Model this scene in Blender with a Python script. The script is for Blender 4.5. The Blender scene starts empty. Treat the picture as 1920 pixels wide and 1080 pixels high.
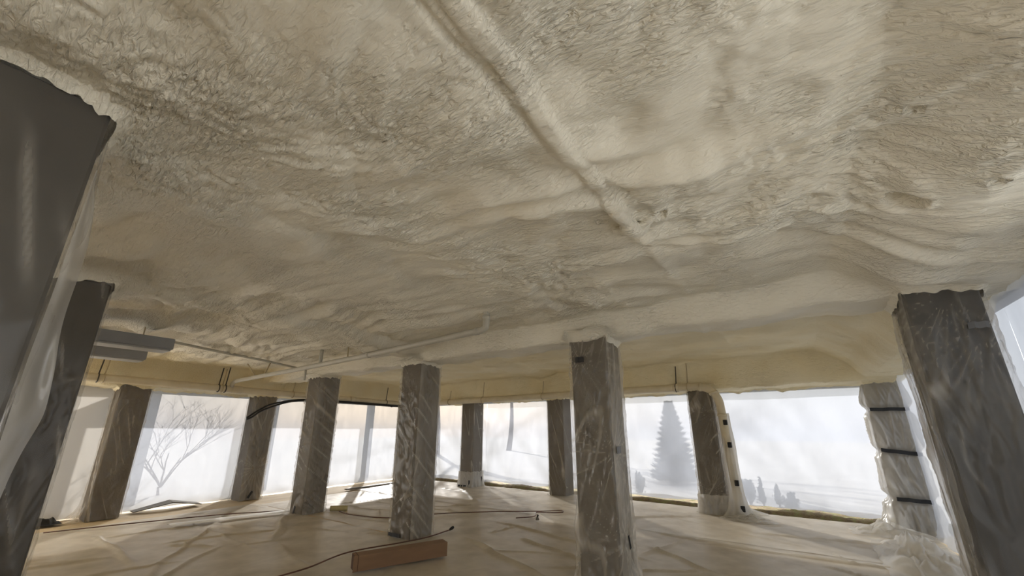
import bpy, math, random
import numpy as np
from mathutils import Vector, Matrix

# ------------------------------------------------------------------ camera, sky, sun, exposure
scene = bpy.context.scene
COL = scene.collection
CAM_H = 1.6
F_PX, PP_Y, HORIZON, YAW = 735.0, 582.0, 804.0, 34.8
cam_data = bpy.data.cameras.new('camera')
cam = bpy.data.objects.new('camera', cam_data)
COL.objects.link(cam)
cam_data.sensor_width = 36.0
cam_data.lens = F_PX / 1920.0 * 36.0
cam_data.shift_y = (PP_Y - 540.0) / 1920.0
cam_data.clip_start = 0.02
cam_data.clip_end = 400
cam.location = (0, 0, CAM_H)
cam.rotation_euler = (math.radians(90) + math.atan2(HORIZON - PP_Y, F_PX), 0, math.radians(YAW))
scene.camera = cam
scene.cycles.max_bounces = 9
scene.cycles.diffuse_bounces = 6
scene.cycles.glossy_bounces = 2
scene.cycles.transparent_max_bounces = 10

SUN = Vector((-0.72, 0.58, 0.38)).normalized()      # direction towards the sun
world = bpy.data.worlds.new('world')
scene.world = world
world.use_nodes = True
wn = world.node_tree
wn.nodes.clear()
w_out = wn.nodes.new('ShaderNodeOutputWorld')
w_bg = wn.nodes.new('ShaderNodeBackground')
w_sky = wn.nodes.new('ShaderNodeTexSky')
w_sky.sky_type = 'NISHITA'
w_sky.sun_disc = False
w_sky.sun_elevation = math.asin(SUN.z)
w_sky.sun_rotation = math.atan2(SUN.x, SUN.y)
w_sky.air_density = 1.0
w_sky.dust_density = 3.0
w_bg.inputs['Strength'].default_value = 0.19
w_mix = wn.nodes.new('ShaderNodeMixRGB')
w_mix.inputs[0].default_value = 0.8
w_mix.inputs[2].default_value = (6.4, 6.65, 7.1, 1)   # thin even cloud veil over the whole sky
wn.links.new(w_sky.outputs[0], w_mix.inputs[1])
wn.links.new(w_mix.outputs[0], w_bg.inputs[0])
wn.links.new(w_bg.outputs[0], w_out.inputs[0])

sun_data = bpy.data.lights.new('sun', 'SUN')
sun_data.energy = 6.9
sun_data.angle = math.radians(0.7)
sun_data.color = (1.0, 0.97, 0.93)
sun = bpy.data.objects.new('sun', sun_data)
COL.objects.link(sun)
sun.location = SUN * 60
sun.rotation_euler = (-SUN).to_track_quat('-Z', 'Y').to_euler()

vs = scene.view_settings
vs.view_transform = 'Standard'
vs.look = 'None'
vs.gamma = 1.0
vs.use_curve_mapping = False
vs.exposure = 1.18

# ------------------------------------------------------------------ noise (numpy)
_rng = np.random.RandomState(7)
_perm = _rng.permutation(512)
_perm = np.concatenate([_perm, _perm, _perm])
_gang = _rng.rand(512) * 2 * np.pi


def noise(x, y):
    x = np.asarray(x, float); y = np.asarray(y, float)
    xi = np.floor(x).astype(int); yi = np.floor(y).astype(int)
    xf = x - xi; yf = y - yi
    u = xf * xf * xf * (xf * (xf * 6 - 15) + 10)
    v = yf * yf * yf * (yf * (yf * 6 - 15) + 10)

    def g(ix, iy, fx, fy):
        a = _gang[_perm[(_perm[ix & 511] + iy) & 511]]
        return np.cos(a) * fx + np.sin(a) * fy
    n00 = g(xi, yi, xf, yf); n10 = g(xi + 1, yi, xf - 1, yf)
    n01 = g(xi, yi + 1, xf, yf - 1); n11 = g(xi + 1, yi + 1, xf - 1, yf - 1)
    return ((n00 * (1 - u) + n10 * u) * (1 - v) + (n01 * (1 - u) + n11 * u) * v) * 1.5


def fbm(x, y, o=3, gain=0.5):
    s = 0; a = 1.0
    for i in range(o):
        s = s + a * noise(x * 2 ** i + 17.3 * i, y * 2 ** i - 9.1 * i)
        a *= gain
    return s


def sst(a, b, x):
    t = np.clip((x - a) / (b - a), 0, 1)
    return t * t * (3 - 2 * t)


# ------------------------------------------------------------------ mesh helpers
class MB:
    def __init__(self):
        self.v = []; self.f = []

    def add(self, verts, faces):
        n = len(self.v)
        self.v.extend([tuple(p) for p in verts])
        self.f.extend([tuple(i + n for i in f) for f in faces])
        return self

    def box(self, a, b, bev=0.0):
        x0, y0, z0 = a; x1, y1, z1 = b
        if bev <= 0:
            vs_ = [(x0, y0, z0), (x1, y0, z0), (x1, y1, z0), (x0, y1, z0), (x0, y0, z1), (x1, y0, z1), (x1, y1, z1), (x0, y1, z1)]
            return self.add(vs_, [(0, 3, 2, 1), (4, 5, 6, 7), (0, 1, 5, 4), (1, 2, 6, 5), (2, 3, 7, 6), (3, 0, 4, 7)])
        e = bev
        rings = []
        for z, ins in ((z0, e), (z0 + e, 0), (z1 - e, 0), (z1, e)):
            X0, X1, Y0, Y1 = x0 + ins, x1 - ins, y0 + ins, y1 - ins
            rings.append([(X0 + e, Y0, z), (X1 - e, Y0, z), (X1, Y0 + e, z), (X1, Y1 - e, z), (X1 - e, Y1, z), (X0 + e, Y1, z), (X0, Y1 - e, z), (X0, Y0 + e, z)])
        vv = [p for r in rings for p in r]
        ff = []
        for k in range(3):
            for i in range(8):
                j = (i + 1) % 8
                ff.append((k * 8 + i, k * 8 + j, k * 8 + 8 + j, k * 8 + 8 + i))
        ff.append(tuple(range(7, -1, -1))); ff.append(tuple(range(24, 32)))
        return self.add(vv, ff)

    def tube(self, pts, r, n=10, cap=True):
        pts = [Vector(p) for p in pts]
        rr = r if isinstance(r, (list, tuple)) else [r] * len(pts)
        prev = None
        vv = []; ff = []
        for i, p in enumerate(pts):
            t = (pts[min(i + 1, len(pts) - 1)] - pts[max(i - 1, 0)]).normalized()
            if prev is None:
                a = Vector((0, 0, 1)) if abs(t.z) < 0.9 else Vector((1, 0, 0))
                prev = (a - t * a.dot(t)).normalized()
            else:
                prev = (prev - t * prev.dot(t)).normalized()
            b = t.cross(prev)
            for k in range(n):
                an = 2 * math.pi * k / n
                vv.append(p + (prev * math.cos(an) + b * math.sin(an)) * rr[i])
        for i in range(len(pts) - 1):
            for k in range(n):
                j = (k + 1) % n
                ff.append((i * n + k, i * n + j, i * n + n + j, i * n + n + k))
        if cap:
            ff.append(tuple(range(n - 1, -1, -1)))
            m = (len(pts) - 1) * n
            ff.append(tuple(range(m, m + n)))
        return self.add(vv, ff)

    def build(self, name, mat, parent=None, smooth=False):
        me = bpy.data.meshes.new(name)
        me.from_pydata(self.v, [], self.f)
        me.update()
        return link(name, me, mat, parent, smooth)


def link(name, me, mat, parent=None, smooth=False):
    if smooth:
        me.polygons.foreach_set('use_smooth', [True] * len(me.polygons))
    if mat is not None:
        me.materials.append(mat)
    o = bpy.data.objects.new(name, me)
    COL.objects.link(o)
    if parent is not None:
        o.parent = parent
        o.location = -Vector(parent.location)     # all meshes are written in world coordinates
    return o


def grid_mesh(name, P, mat, parent=None, smooth=True, closed=False, flip=False):
    """P: array (rows, cols, 3)"""
    r, c, _ = P.shape
    me = bpy.data.meshes.new(name)
    idx = np.arange(r * c).reshape(r, c)
    if closed:
        nx = np.roll(idx, -1, axis=1)
        q = np.stack([idx[:-1], nx[:-1], nx[1:], idx[1:]], -1).reshape(-1, 4)
    else:
        q = np.stack([idx[:-1, :-1], idx[:-1, 1:], idx[1:, 1:], idx[1:, :-1]], -1).reshape(-1, 4)
    if flip:
        q = q[:, ::-1]
    me.vertices.add(r * c)
    me.vertices.foreach_set('co', P.astype(np.float32).ravel())
    me.loops.add(q.size)
    me.loops.foreach_set('vertex_index', q.astype(np.int32).ravel())
    me.polygons.add(len(q))
    me.polygons.foreach_set('loop_start', np.arange(0, q.size, 4, dtype=np.int32))
    me.update(calc_edges=True)
    me.validate()
    return link(name, me, mat, parent, smooth)


def tag(o, label, cat=None, group=None, kind=None):
    if label: o['label'] = label
    if cat: o['category'] = cat
    if group: o['group'] = group
    if kind: o['kind'] = kind
    return o


def struct(o, label=None):
    o['kind'] = 'structure'
    if label: o['label'] = label
    return o


def thing(name, label, cat, loc, group=None):
    o = bpy.data.objects.new(name, None)
    o.empty_display_size = 0.1
    COL.objects.link(o)
    o.location = loc
    return tag(o, label, cat, group)


def smooth_path(pts, n=8):
    """Catmull-Rom through pts"""
    P = [Vector(p) for p in pts]
    P = [P[0] * 2 - P[1]] + P + [P[-1] * 2 - P[-2]]
    out = []
    for i in range(1, len(P) - 2):
        for k in range(n):
            t = k / n
            a, b, c, d = P[i - 1], P[i], P[i + 1], P[i + 2]
            out.append(0.5 * ((2 * b) + (c - a) * t + (2 * a - 5 * b + 4 * c - d) * t * t + (3 * b - a - 3 * c + d) * t ** 3))
    out.append(P[-2])
    return out


# ------------------------------------------------------------------ materials
class NT:
    def __init__(self, name):
        self.m = bpy.data.materials.new(name)
        self.m.use_nodes = True
        self.t = self.m.node_tree
        self.t.nodes.clear()
        self.out = self.n('OutputMaterial')

    def n(self, kind, **kw):
        nd = self.t.nodes.new('ShaderNode' + kind)
        for k, v in kw.items():
            if k.startswith('_'):
                setattr(nd, k[1:], v)
            else:
                key = int(k[1:]) if k[0] == 'i' and k[1:].isdigit() else k.replace('__', ' ')
                nd.inputs[key].default_value = v
        return nd

    def l(self, a, b):
        self.t.links.new(a, b)

    def coords(self, scale=(1, 1, 1), rot=(0, 0, 0)):
        g = self.n('NewGeometry')
        m = self.n('Mapping')
        m.inputs['Scale'].default_value = scale
        m.inputs['Rotation'].default_value = rot
        self.l(g.outputs['Position'], m.inputs['Vector'])
        return m.outputs[0]

    def noise(self, vec, scale, detail=4, rough=0.55, dist=0.0):
        t = self.n('TexNoise')
        t.inputs['Scale'].default_value = scale
        t.inputs['Detail'].default_value = detail
        t.inputs['Roughness'].default_value = rough
        t.inputs['Distortion'].default_value = dist
        self.l(vec, t.inputs['Vector'])
        return t.outputs['Fac']

    def ramp(self, fac, stops):
        r = self.n('ValToRGB')
        while len(r.color_ramp.elements) < len(stops):
            r.color_ramp.elements.new(0.5)
        for e, (p, c) in zip(r.color_ramp.elements, stops):
            e.position = p
            e.color = c if len(c) == 4 else (*c, 1)
        self.l(fac, r.inputs[0])
        return r.outputs[0]

    def bump(self, h, strength, dist, normal=None):
        b = self.n('Bump')
        b.inputs['Strength'].default_value = strength
        b.inputs['Distance'].default_value = dist
        self.l(h, b.inputs['Height'])
        if normal is not None:
            self.l(normal, b.inputs['Normal'])
        return b.outputs[0]

    def done(self, sh):
        self.l(sh, self.out.inputs[0])
        return self.m


def plain(name, c0, c1=None, rough=0.6, scale=6.0, stretch=(1, 1, 1), bump=0.0, bscale=40, metal=0.0, spec=0.5):
    k = NT(name)
    b = k.n('BsdfPrincipled')
    b.inputs['Roughness'].default_value = rough
    b.inputs['Metallic'].default_value = metal
    b.inputs['Specular IOR Level'].default_value = spec
    v = k.coords(stretch)
    c1 = c1 or tuple(x * 0.8 for x in c0)
    k.l(k.ramp(k.noise(v, scale), [(0.3, c1), (0.7, c0)]), b.inputs['Base Color'])
    if bump > 0:
        k.l(k.bump(k.noise(v, bscale, 3), bump, 0.01), b.inputs['Normal'])
    return k.done(b.outputs[0])


def film(name, color, clear, trans=0.5, streak=(1, 1, 0.5), var=0.25, rough=0.25, gloss=True, rot=(0.5, 0.2, 0.6), sscale=7.0, lines=0.0, tcol=None, coat=0.0, layers=False):
    """Thin plastic: clear share + milky (scattering) share, part of which lets light through diffusely."""
    k = NT(name)
    tr = k.n('BsdfTransparent')
    tr.inputs[0].default_value = (0.97, 0.97, 0.97, 1)
    p = k.n('BsdfPrincipled')
    p.inputs['Base Color'].default_value = (*color, 1)
    p.inputs['Roughness'].default_value = rough
    p.inputs['Specular IOR Level'].default_value = 0.55 if gloss else 0.2
    tl = k.n('BsdfTranslucent')
    tl.inputs[0].default_value = (*(tcol or color), 1)
    mx = k.n('MixShader')
    mx.inputs[0].default_value = trans
    k.l(p.outputs[0], mx.inputs[1]); k.l(tl.outputs[0], mx.inputs[2])
    m2 = k.n('MixShader')
    v = k.coords(streak, rot)
    nz = k.noise(v, sscale, 3, 0.55, 0.1)
    if lines > 0:                                     # thin milky crease lines
        v1 = k.coords((1, 1, 1), (0.35, -0.45, 0.4))
        mp = k.n('Mapping'); mp.inputs['Scale'].default_value = (1.6, 1.6, 0.10)
        k.l(v1, mp.inputs['Vector']); v2 = mp.outputs[0]
        c = k.n('Math', _operation='SUBTRACT'); k.l(k.noise(v2, 6.0, 1, 0.5, 0.0), c.inputs[0]); c.inputs[1].default_value = 0.5
        a = k.n('Math', _operation='ABSOLUTE'); k.l(c.outputs[0], a.inputs[0])
        mrl = k.n('MapRange')
        mrl.inputs['From Min'].default_value = 0.0; mrl.inputs['From Max'].default_value = 0.035
        mrl.inputs['To Min'].default_value = lines; mrl.inputs['To Max'].default_value = 0.0
        k.l(a.outputs[0], mrl.inputs['Value'])
        ad = k.n('Math', _operation='ADD'); k.l(nz, ad.inputs[0]); k.l(mrl.outputs[0], ad.inputs[1])
        nz = ad.outputs[0]
    mr = k.n('MapRange')
    mr.inputs['From Min'].default_value = 0.3
    mr.inputs['From Max'].default_value = 0.75
    mr.inputs['To Min'].default_value = max(0.0, 1 - clear - var)
    mr.inputs['To Max'].default_value = min(1.0, 1 - clear + var)
    k.l(nz, mr.inputs['Value'])
    if layers:                                        # milkier in the folds, which hold more film layers, and on the lit sides
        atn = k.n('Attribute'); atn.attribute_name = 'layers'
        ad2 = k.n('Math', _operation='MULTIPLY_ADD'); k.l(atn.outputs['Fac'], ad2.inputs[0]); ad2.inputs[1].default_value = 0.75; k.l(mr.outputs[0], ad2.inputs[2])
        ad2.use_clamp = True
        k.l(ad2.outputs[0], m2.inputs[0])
    else:
        k.l(mr.outputs[0], m2.inputs[0])
    k.l(tr.outputs[0], m2.inputs[1]); k.l(mx.outputs[0], m2.inputs[2])
    if coat > 0:
        gl = k.n('BsdfGlossy'); gl.inputs['Roughness'].default_value = rough
        m3 = k.n('MixShader'); m3.inputs[0].default_value = coat
        k.l(m2.outputs[0], m3.inputs[1]); k.l(gl.outputs[0], m3.inputs[2])
        return k.done(m3.outputs[0])
    return k.done(m2.outputs[0])


def make_foam():
    k = NT('spray_foam')
    b = k.n('BsdfPrincipled')
    b.inputs['Roughness'].default_value = 0.62
    b.inputs['Specular IOR Level'].default_value = 0.35
    v = k.coords()
    base_tone = k.ramp(k.noise(v, 1.1, 3), [(0.25, (0.80, 0.74, 0.60)), (0.75, (0.87, 0.825, 0.695))])
    bounce_tone = k.ramp(k.noise(v, 1.4, 3), [(0.25, (0.82, 0.70, 0.43)), (0.75, (0.90, 0.82, 0.60))])
    sep = k.n('SeparateXYZ'); k.l(v, sep.inputs[0])            # outer bays yellower and lighter: bounced light put into the foam colour
    my = k.n('MapRange'); k.l(sep.outputs[1], my.inputs['Value'])
    my.inputs['From Min'].default_value = 4.8; my.inputs['From Max'].default_value = 5.3
    mxr = k.n('MapRange'); k.l(sep.outputs[0], mxr.inputs['Value'])
    mxr.inputs['From Min'].default_value = -9.0; mxr.inputs['From Max'].default_value = -10.6
    mm = k.n('Math', _operation='MAXIMUM'); k.l(my.outputs[0], mm.inputs[0]); k.l(mxr.outputs[0], mm.inputs[1])
    mc = k.n('MixRGB'); k.l(mm.outputs[0], mc.inputs[0]); k.l(base_tone, mc.inputs[1]); k.l(bounce_tone, mc.inputs[2])
    k.l(mc.outputs[0], b.inputs['Base Color'])
    w = k.coords((0.45, 1.7, 1.0), (0, 0, 0.2))
    fine = k.noise(w, 36, 3, 0.5, 0.9)
    tiny = k.noise(v, 130, 2, 0.5, 0.2)
    mask = k.ramp(k.noise(v, 1.6, 2), [(0.35, (0.25, 0.25, 0.25)), (0.65, (1, 1, 1))])
    mu = k.n('Math', _operation='MULTIPLY')
    k.l(fine, mu.inputs[0]); k.l(mask, mu.inputs[1])
    n1 = k.bump(mu.outputs[0], 1.0, 0.034)
    n2 = k.bump(tiny, 0.3, 0.003, n1)
    k.l(n2, b.inputs['Normal'])
    return k.done(b.outputs[0])


M = {}
M['foam'] = make_foam()
M['concrete'] = plain('concrete', (0.12, 0.098, 0.07), (0.085, 0.068, 0.047), 0.85, 5, bump=0.3)
M['shaded_post'] = plain('shaded_post_grey', (0.060, 0.058, 0.056), (0.042, 0.040, 0.038), 0.8, 4)  # shade on the right-edge column put into a darker post colour
M['shaded_post_warm'] = plain('shaded_post_brown', (0.060, 0.052, 0.042), (0.042, 0.036, 0.028), 0.8, 4)  # shade on the two near left columns put into the post colour
M['wrap_clear'] = film('wrap_film_clear', (0.80, 0.74, 0.64), 0.87, 0.45, (1, 1, 0.35), 0.05, 0.22, sscale=2.2, coat=0.02, layers=True)
M['wrap'] = film('wrap_film', (0.86, 0.79, 0.67), 0.82, 0.45, (1, 1, 0.35), 0.07, 0.22, sscale=2.2, coat=0.03, layers=True)
M['wrap_milky'] = film('wrap_film_milky', (0.86, 0.83, 0.76), 0.34, 0.5, (1, 1, 0.35), 0.15, 0.25, sscale=2.2, coat=0.05, layers=True)
M['sheet'] = film('curtain_film', (0.88, 0.90, 0.92), 0.16, 0.62, (1, 1, 0.3), 0.02, 0.35, tcol=(0.17, 0.18, 0.205))
M['sheet_left'] = film('curtain_film_left', (0.88, 0.90, 0.92), 0.13, 0.62, (1, 1, 0.3), 0.02, 0.35, tcol=(0.155, 0.163, 0.182))
M['sheet_fill'] = film('curtain_film_fill', (0.9, 0.9, 0.9), 0.16, 0.85, (1, 1, 0.3), 0.05, 0.35, tcol=(0.90, 0.885, 0.86))  # for unseen curtains: made extra translucent to add fill light on the ceiling
M['sheet_thick'] = film('curtain_film_thick', (0.70, 0.67, 0.60), 0.0, 0.45, (1, 1, 0.3), 0.0, 0.4, tcol=(0.19, 0.18, 0.165))
M['floor_film'] = film('floor_film', (0.77, 0.71, 0.59), 0.32, 0.12, (1, 1, 1), 0.12, 0.40, sscale=2.5)
M['tape'] = plain('black_tape', (0.012, 0.012, 0.013), None, 0.45)
M['tape_grey'] = plain('grey_tape', (0.16, 0.16, 0.165), None, 0.5)
M['pvc'] = plain('pvc_pipe_oversprayed', (0.72, 0.64, 0.47), (0.60, 0.52, 0.36), 0.5, 3.0, bump=0.15)
M['pvc_grey'] = plain('pvc_pipe_grey', (0.55, 0.52, 0.44), (0.46, 0.43, 0.35), 0.5, 3.0)
M['cable'] = plain('black_cable', (0.015, 0.015, 0.016), None, 0.4)
M['cord'] = plain('brown_cord', (0.16, 0.065, 0.04), (0.10, 0.05, 0.035), 0.5)
M['card'] = plain('cardboard', (0.25, 0.145, 0.075), (0.21, 0.12, 0.062), 0.8, 3.0, (1, 1, 4))
M['card_in'] = plain('cardboard_end', (0.11, 0.055, 0.03), None, 0.85, 8)
M['steel'] = plain('grey_steel', (0.30, 0.30, 0.30), (0.25, 0.25, 0.25), 0.5, 2.0, metal=0.0)
M['wire'] = plain('dark_wire', (0.05, 0.042, 0.03), None, 0.6)
M['wire_foam'] = plain('oversprayed_wire', (0.55, 0.45, 0.28), None, 0.7)
M['board'] = plain('grey_board', (0.22, 0.20, 0.17), (0.15, 0.135, 0.11), 0.8, 5, (1, 1, 6))
M['foam_scrap'] = plain('foam_scrap', (0.62, 0.54, 0.28), None, 0.8, 12, bump=0.4)
M['dark_rag'] = plain('dark_rag', (0.03, 0.028, 0.025), None, 0.9, 10)
M['bark'] = plain('bark', (0.12, 0.09, 0.065), None, 0.9, 12, bump=0.5)
M['leaf'] = plain('conifer_leaf', (0.045, 0.075, 0.03), None, 0.7, 12)
M['slab'] = plain('exterior_slab', (0.34, 0.36, 0.39), None, 0.9, 2)


def make_floor_mat():
    k = NT('plywood_floor')
    b = k.n('BsdfPrincipled')
    b.inputs['Roughness'].default_value = 0.75
    v = k.coords((1, 0.25, 1), (0, 0, 0.1))
    base = k.ramp(k.noise(v, 5, 6, 0.65, 0.4), [(0.3, (0.44, 0.33, 0.19)), (0.55, (0.58, 0.45, 0.27)), (0.75, (0.64, 0.52, 0.35))])
    k.l(base, b.inputs['Base Color'])
    return k.done(b.outputs[0])


M['floor'] = make_floor_mat()


def make_soil():
    k = NT('soil')
    b = k.n('BsdfPrincipled')
    b.inputs['Roughness'].default_value = 0.95
    v = k.coords()
    k.l(k.ramp(k.noise(v, 9, 6, 0.7), [(0.3, (0.10, 0.075, 0.04)), (0.5, (0.22, 0.16, 0.08)), (0.62, (0.20, 0.20, 0.07)), (0.75, (0.34, 0.27, 0.15))]), b.inputs['Base Color'])
    k.l(k.bump(k.noise(v, 45, 4), 0.8, 0.02), b.inputs['Normal'])
    return k.done(b.outputs[0])


M['soil'] = make_soil()

# ------------------------------------------------------------------ the building: foam ceiling, floor, outside
X0, X1, Y0, Y1 = -11.55, 1.62, -4.2, 10.22
XL, XR, YB = -11.42, 1.55, 10.12          # planes of the hanging curtains


def ceil_height(X, Y):
    """smooth underside of the sprayed slab and beams (no texture)"""
    wob = 0.05 * fbm(X * 0.9, Y * 0.9, 2)
    Xw = X + 0.06 * noise(X * 1.3 + 5, Y * 1.3); Yw = Y + 0.06 * noise(X * 1.3, Y * 1.3 + 9)
    z = np.full_like(X, 3.02)
    # cross beam on the middle column row
    bA = sst(4.42, 4.50, Yw) * (1 - sst(4.98, 5.08, Yw))
    z = z - 0.33 * bA
    # beam along the column line x = -5.2
    bX = sst(-5.75, -5.45, Xw) * (1 - sst(-5.05, -4.72, Xw))
    dep = np.where(Y < 4.6, 0.10 + 0.13 * sst(1.5, 4.2, Y), 0.10)
    z = np.minimum(z, 3.02 - dep * bX)
    # perimeter beams
    z = np.minimum(z, 3.0 - 0.58 * sst(9.02, 9.24, Yw))
    z = np.minimum(z, 2.98 - 0.55 * (1 - sst(-10.72, -10.55, Xw)))
    rb = 0.31 * sst(0.35, 1.05, Xw) + 0.24 * sst(5.0, 5.5, Y) * sst(0.85, 1.15, Xw)
    z = np.minimum(z, 3.02 - rb)
    return z, wob


CEIL = {}


def ceil_at(x, y):
    i = np.abs(CEIL['ys'] - y).argmin(); j = np.abs(CEIL['xs'] - x).argmin()
    return float(CEIL['z'][i, j])


def ceiling():
    xs = np.concatenate([np.arange(X0, -6, .06), np.arange(-6, -2.6, .03), np.arange(-2.6, X1 + .01, .014)])
    ys = np.concatenate([np.arange(Y0, -0.5, .1), np.arange(-0.5, 3.1, .014), np.arange(3.1, 5.4, .03), np.arange(5.4, Y1 + .02, .05)])
    X, Y = np.meshgrid(xs, ys)
    z, wob = ceil_height(X, Y)
    # domain warp shared by the layers
    wx = X + 0.25 * fbm(X * 0.7 + 3, Y * 0.7, 2); wy = Y + 0.25 * fbm(X * 0.7, Y * 0.7 + 11, 2)
    lump = 0.045 * fbm(wx * 1.5, wy * 1.5, 2) + 0.020 * noise(wx * 3.4 + 7, wy * 3.4)
    # rolling spray passes, long along x
    c, s = math.cos(0.18), math.sin(0.18)
    u = wx * c + wy * s; v = -wx * s + wy * c
    passes = (noise(u * 0.55, v * 3.4) * 0.075 + noise(u * 1.3 + 4, v * 7.0 + 2) * 0.040
              - np.abs(noise(u * 0.7 + 9, v * 4.0 + 5)) * 0.10)
    m1 = 0.35 + 0.65 * sst(-0.3, 0.45, noise(X * 0.55 + 40, Y * 0.55))
    # finer ripples
    rip = np.abs(noise(u * 5.0 + 2 * noise(X * 3, Y * 3), v * 17.0)) * -0.035 + noise(u * 11, v * 27) * 0.011
    m2 = 0.25 + 0.75 * sst(-0.25, 0.5, noise(X * 0.8 + 11, Y * 0.8 + 30))
    rough = noise(wx * 6.2, wy * 6.2) * 0.012
    calm = 1 - 0.72 * sst(4.05, 4.4, Y) - 0.0 * X
    calm = np.minimum(calm, 1 - 0.6 * (1 - sst(-10.6, -10.2, X)))
    z = z + (wob * 0.8 + lump) * (0.5 + 0.5 * calm) + passes * m1 * calm + (rip * m2 + rough) * (0.3 + 0.7 * calm)
    # pipe buried in foam, running towards the back
    px = -0.70 + 0.015 * np.sin(Y * 3)
    d = (X - px) + 0.012 * noise(X * 6, Y * 6)
    r1 = np.clip(1 - (d / 0.055) ** 4, 0, 1)
    a1 = sst(0.45, 0.62, Y) * (1 - sst(2.33, 2.36, Y))
    ridge = 0.030 * r1 * a1
    r2 = np.exp(-(d / 0.05) ** 2) * sst(2.5, 2.56, Y) * (1 - sst(7.2, 7.4, Y))
    ridge = ridge + 0.016 * r2
    z = z - ridge
    # groove beside it
    z = z + 0.022 * np.exp(-((X + 0.79) / 0.014) ** 2) * sst(0.5, 0.6, Y) * (1 - sst(1.1, 1.7, Y))
    # sunk openings in the foam
    for hx, hy, hr, hd in ((0.70, 2.80, 0.075, 0.22), (0.66, 2.15, 0.03, 0.03), (0.95, 2.55, 0.03, 0.03), (-0.50, 2.42, 0.035, 0.05), (-0.86, 2.30, 0.035, 0.04)):
        r = np.sqrt((X - hx) ** 2 + (Y - hy) ** 2) + 0.01 * noise(X * 9, Y * 9)
        z = z + hd * (1 - sst(hr * 0.75, hr * 1.15, r)) - 0.012 * np.exp(-((r - hr * 1.3) / (hr * 0.35)) ** 2)
    CEIL.update(xs=xs, ys=ys, z=z)
    P = np.stack([X, Y, z], -1)
    o = grid_mesh('ceiling', P, M['foam'], flip=True)
    struct(o, 'wavy cream spray foam over the whole ceiling and its beams')
    # upper floor above the foam keeps the daylight out
    b = MB().box((X0 - 0.1, Y0 - 0.1, 3.16), (X1 + 0.1, Y1 + 0.1, 3.5))
    b.box((X0 - 0.12, Y0, 2.35), (X0 - 0.02, Y1, 3.2))
    b.box((X1 + 0.01, Y0, 2.66), (X1 + 0.12, Y1, 3.2))
    b.box((X0, Y1 + 0.03, 2.38), (X1, Y1 + 0.14, 3.2))
    struct(b.build('upper_floor_slab', M['slab']), 'upper floor slab above the foam')


ceiling()

# ragged lips of foam overspray hanging over the tops of the curtains
for (ax, ay, bx, by, sd) in ((XL + 0.13, 2.0, XL + 0.13, 10.0, 1), (XL, YB - 0.13, XR, YB - 0.13, 2)):
    L = math.hypot(bx - ax, by - ay)
    u = np.linspace(0, 1, int(L / 0.03)); zt = np.array([ceil_at(ax + (bx - ax) * q, ay + (by - ay) * q) for q in u])
    lip = 0.015 + 0.10 * np.clip(noise(u * L * 1.1 + sd * 9, 0 * u + sd) + 0.05, 0, 1) + 0.03 * np.abs(noise(u * L * 5, 0 * u + 3 * sd))
    rows = [(0.0, 0.02), (0.35, -0.35), (0.8, -0.75), (1.0, -1.0), (1.25, -0.7), (1.4, 0.0)]
    nx_, ny_ = ((-1, 0), (0, 1))[sd - 1]
    P = np.stack([np.stack([ax + (bx - ax) * u + nx_ * 0.09 * o_, ay + (by - ay) * u + ny_ * 0.09 * o_, zt + (0.02 if h_ >= 0 else 0) + lip * min(h_, 0)], -1) for o_, h_ in rows])
    grid_mesh('foam_lip', P, M['foam'], bpy.data.objects['ceiling'])

# plywood floor slab
struct(MB().box((X0 - 0.1, Y0, -0.25), (X1 + 0.1, 9.86, -0.012)).build('floor', M['floor']), 'tan plywood floor under the plastic film')

# ground outside
gx = np.linspace(-70, 60, 40); gy = np.linspace(-60, 70, 40)
GX, GY = np.meshgrid(gx, gy)
GZ = -0.14 + 0.05 * noise(GX * 0.2, GY * 0.2)
struct(grid_mesh('ground', np.stack([GX, GY, GZ], -1), plain('yard_ground', (0.58, 0.56, 0.52), (0.50, 0.48, 0.44), 0.95, 0.6)), 'dry yard ground around the building')

# strip of soil inside the back curtain
sx = np.arange(X0, X1 + 0.3, 0.04); sy = np.arange(9.80, 10.7, 0.035)
SX, SY = np.meshgrid(sx, sy)
SZ = -0.05 + 0.10 * sst(9.84, 10.0, SY) + 0.05 * fbm(SX * 0.8, SY * 2, 2) * sst(9.84, 9.98, SY) + 0.012 * noise(SX * 14, SY * 14)
struct(grid_mesh('ground_strip', np.stack([SX, SY, SZ], -1), M['soil']), 'strip of bare soil and moss under the back curtain')

# upper balcony and its posts outside the left side (their shadow falls on the curtains)
balc = thing('balcony', 'overhanging balcony whose shadow darkens the top of the left curtains', 'balcony', (-12.5, 5, -0.1))
MB().box((-13.47, 3.0, 2.70), (-11.67, 11.80, 2.86)).box((-11.67, 10.26, 2.70), (-9.97, 11.80, 2.86)).build('deck', M['slab'], balc)
for y in (3.19, 6.13, 9.67):
    MB().box((-13.44, y - 0.11, -0.16), (-13.22, y + 0.11, 2.70), 0.015).build('post', M['slab'], balc)


# ------------------------------------------------------------------ wrapped columns
def square_path(h, n, rc=0.03):
    """n points around a rounded square of half size h, with outward normals"""
    pts = []
    L = 8 * h
    for i in range(n):
        s = i / n * L
        side = int(s // (2 * h)); t = s - side * 2 * h - h
        x, y = t, -h
        nx, ny = 0.0, -1.0
        e = h - abs(t)
        if e < 0.05:
            k = (0.05 - e) / 0.05
            nx = math.copysign(k, t); ny = -1
            l = math.hypot(nx, ny); nx /= l; ny /= l
            x -= math.copysign(rc * k * k * 0.3, t); y += rc * k * k * 0.3
        for _ in range(side):
            x, y = -y, x
            nx, ny = -ny, nx
        pts.append((x, y, nx, ny))
    return np.array(pts)


col_count = [0]


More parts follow.
